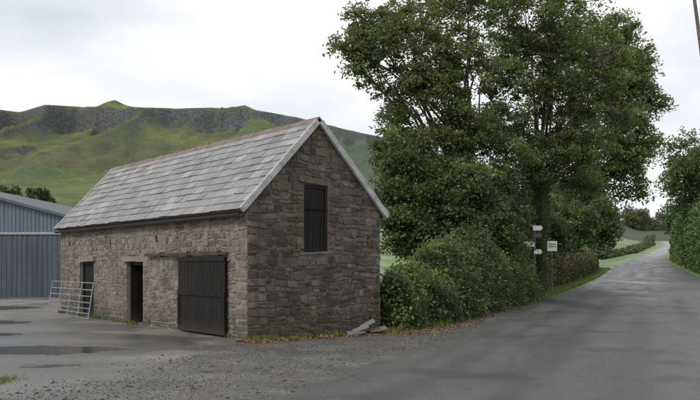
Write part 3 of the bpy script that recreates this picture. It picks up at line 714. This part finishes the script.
sg=empty('road_sign'); sx,sy=10.15,41.2; mb=MB(); mb.tube([(sx,sy,-.1),(sx,sy,3.05)],.032,8); mb.obj('post',WOOD,sg)
mb=MB(); board(mb,sx-.25,sy-.045,2.5,.5,.5,0,.1); mb.obj('plate',WHITE,sg)
mb=MB(); board(mb,sx-.2,sy-.075,2.72,.4,.03,0,.1);board(mb,sx-.2,sy-.075,2.84,.4,.03,0,.1); mb.obj('plate_rules',BROWN,sg)
up_=empty('utility_pole'); mb=MB(); mb.tube([(14.2,30,-.3),(13.4,30,5.5),(12.35,30,13.4)],[.10,.08,.055],10); mb.obj('pole',WOOD,up_)
mb=MB(); mb.box((11.5,29.9,12.9),(1.8,0,0),(0,.1,0),(0,0,.12)); mb.obj('crossarm',WOOD,up_)

# ---------------------------------------------------------------- small scatter
N=11000; px=rng.uniform(-6,6,N*3); py=rng.uniform(9,26,N*3)
dr=np.minimum(px-XL(py),XR(py)-px); dy_=poly_sdf(px,py,YARD); dg=poly_sdf(px,py,GRAV)
ok=(dr<.6*rng.random(N*3)**2)&(dy_<1.2*rng.random(N*3)**3)&(dg>0); ok&=(rng.random(N*3)<.45+.55*(fbm(px*.8,py*.8,61)>.5))
px,py=px[ok][:N],py[ok][:N]; n=len(px); r=rng.uniform(.006,.018,n)*(1+1.2*(rng.random(n)<.04))
octv=np.array([[1,0,0],[-1,0,0],[0,1,0],[0,-1,0],[0,0,.7],[0,0,-.7]]); octf=np.array([[0,2,4],[2,1,4],[1,3,4],[3,0,4],[2,0,5],[1,2,5],[3,1,5],[0,3,5]])
V=(octv[None]*(1+rng.uniform(-.3,.3,(n,6,1))))*r[:,None,None]*np.array([1.2,1,.8]); th=rng.uniform(0,6.28,n)[:,None]
Vx=V[...,0]*np.cos(th)-V[...,1]*np.sin(th);Vy=V[...,0]*np.sin(th)+V[...,1]*np.cos(th)
V=np.stack([Vx+px[:,None],Vy+py[:,None],V[...,2]+(r*.2)[:,None]],-1).reshape(-1,3)
mesh_np('gravel',V,(octf[None]+np.arange(n)[:,None,None]*6).reshape(-1,3),PEB,{'tint':np.repeat(rng.uniform(.2,1,n),6)},k=3)
# fallen leaves along the barn foot and hedge foot
n=6500; a=rng.random(n)
qq=rng.uniform(-.4,6.,n); off=-np.abs(rng.normal(size=n))*.4-.05
gx=C0[0]+D2[0]*qq+N2[0]*-off; gy=C0[1]+D2[1]*qq+N2[1]*-off
vy=rng.uniform(21,46,n); vx=XL(vy)-.3-rng.random(n)**1.2*1.5+rng.normal(size=n)*.2
X=np.where(a<.5,gx,vx);Y=np.where(a<.5,gy,vy)
Z=TH(X,Y)+.012+rng.random(n)*.02
C=np.stack([X,Y,Z],-1); d=rng.normal(size=(n,3));d[:,2]*=.25; d/=np.linalg.norm(d,axis=1)[:,None]; b=np.cross(d,np.array([0,0,1.])+rng.normal(size=(n,3))*.25); b/=np.linalg.norm(b,axis=1)[:,None]
d*=.04;b*=.026
ky=poly_sdf(X,Y,[tuple((C0)[:2]),tuple((C0+D2*WID)[:2]),tuple((C0+D2*WID+D1*8)[:2]),tuple((C0+D1*8)[:2])])<0
C=C[ky];d=d[ky];b=b[ky];n=len(C)
mesh_np('leaf_litter',np.stack([C-d,C+b,C+d,C-b],1).reshape(-1,3),np.arange(n*4).reshape(-1,4),LITTER,{'tint':np.repeat(rng.random(n),4)})
# grass blades
def grass(name,X,Y,h,tb=0.):
    n=len(X); Z=TH(X,Y); a=rng.uniform(0,6.28,n); l=rng.normal(size=(n,2))*.35*h[:,None]; w_=.006+.003*Y/20
    p0=np.stack([X-np.cos(a)*w_,Y-np.sin(a)*w_,Z-.01],-1);p1=np.stack([X+np.cos(a)*w_,Y+np.sin(a)*w_,Z-.01],-1)
    m_=np.stack([X+l[:,0]*.3,Y+l[:,1]*.3,Z+h*.6],-1); dx=np.stack([np.cos(a)*w_*.7,np.sin(a)*w_*.7,np.zeros(n)],-1)
    tp=np.stack([X+l[:,0],Y+l[:,1],Z+h],-1)
    V=np.stack([p0,p1,m_+dx,m_-dx,tp],1).reshape(-1,3); b_=np.arange(n)[:,None]*5
    Fq=np.concatenate([b_+np.array([0,1,2]),b_+np.array([0,2,3]),b_+np.array([3,2,4])],0)
    mesh_np(name,V,Fq,GRASS,{'tint':np.repeat(np.clip(.5+tb+rng.normal(size=n)*.2,0,1),5)},k=3)
n=34000; Y=rng.uniform(37,100,n); tq=rng.random(n); X=XL(Y)-.1-tq*2.0
g1=rng.uniform(.08,.3,n)
n=2600; q=rng.uniform(0,5,n); o_=np.abs(rng.normal(size=n))*.10+.08; X2=C0[0]+D2[0]*q+N2[0]*o_; Y2=C0[1]+D2[1]*q+N2[1]*o_
keep=fbm(q*2,q*0,71)>.55; X2,Y2=X2[keep],Y2[keep]
n=1600; q=rng.uniform(0,13.5,n); q=q[~((q>.8)&(q<3.6))]; keep=fbm(q*1.5,q*0,72)>.52; q=q[keep]; o_=np.abs(rng.normal(size=len(q)))*.06+.07; X3=C0[0]+D1[0]*q+N1[0]*o_; Y3=C0[1]+D1[1]*q+N1[1]*o_
n=900; X4=-5.5+rng.normal(size=n)*.16; Y4=12.7+rng.normal(size=n)*.25
n=5000; Y5=rng.uniform(23,38,n); X5=XL(Y5)-.9-rng.random(n)*1.2; kp=fbm(X5*1.2,Y5*1.2,73)>.5; X5,Y5=X5[kp],Y5[kp]
GX=np.concatenate([X,X2,X3,X4,X5]);GY=np.concatenate([Y,Y2,Y3,Y4,Y5])
GH=np.concatenate([g1,rng.uniform(.03,.14,len(X2)),rng.uniform(.04,.16,len(X3)),rng.uniform(.01,.05,len(X4)),rng.uniform(.05,.2,len(X5))])
grass('grass',GX,GY,GH)
# broken slates lying at the hedge foot
sb=MB()
for (x,y,z_,ry) in ((.35,21.2,.05,.5),(.55,21.35,.14,.65),(.2,21.05,.02,.15),(.8,21.5,.04,.3)):
    c_,s_=math.cos(ry),math.sin(ry); sb.box((x-.25,y-.2,z_),(.45*c_,.06,.32*s_),(-.05,.35,.05),(-.015*s_,0,.015*c_),rng.random()*.4)
sb.obj('broken_slates',SLATE)
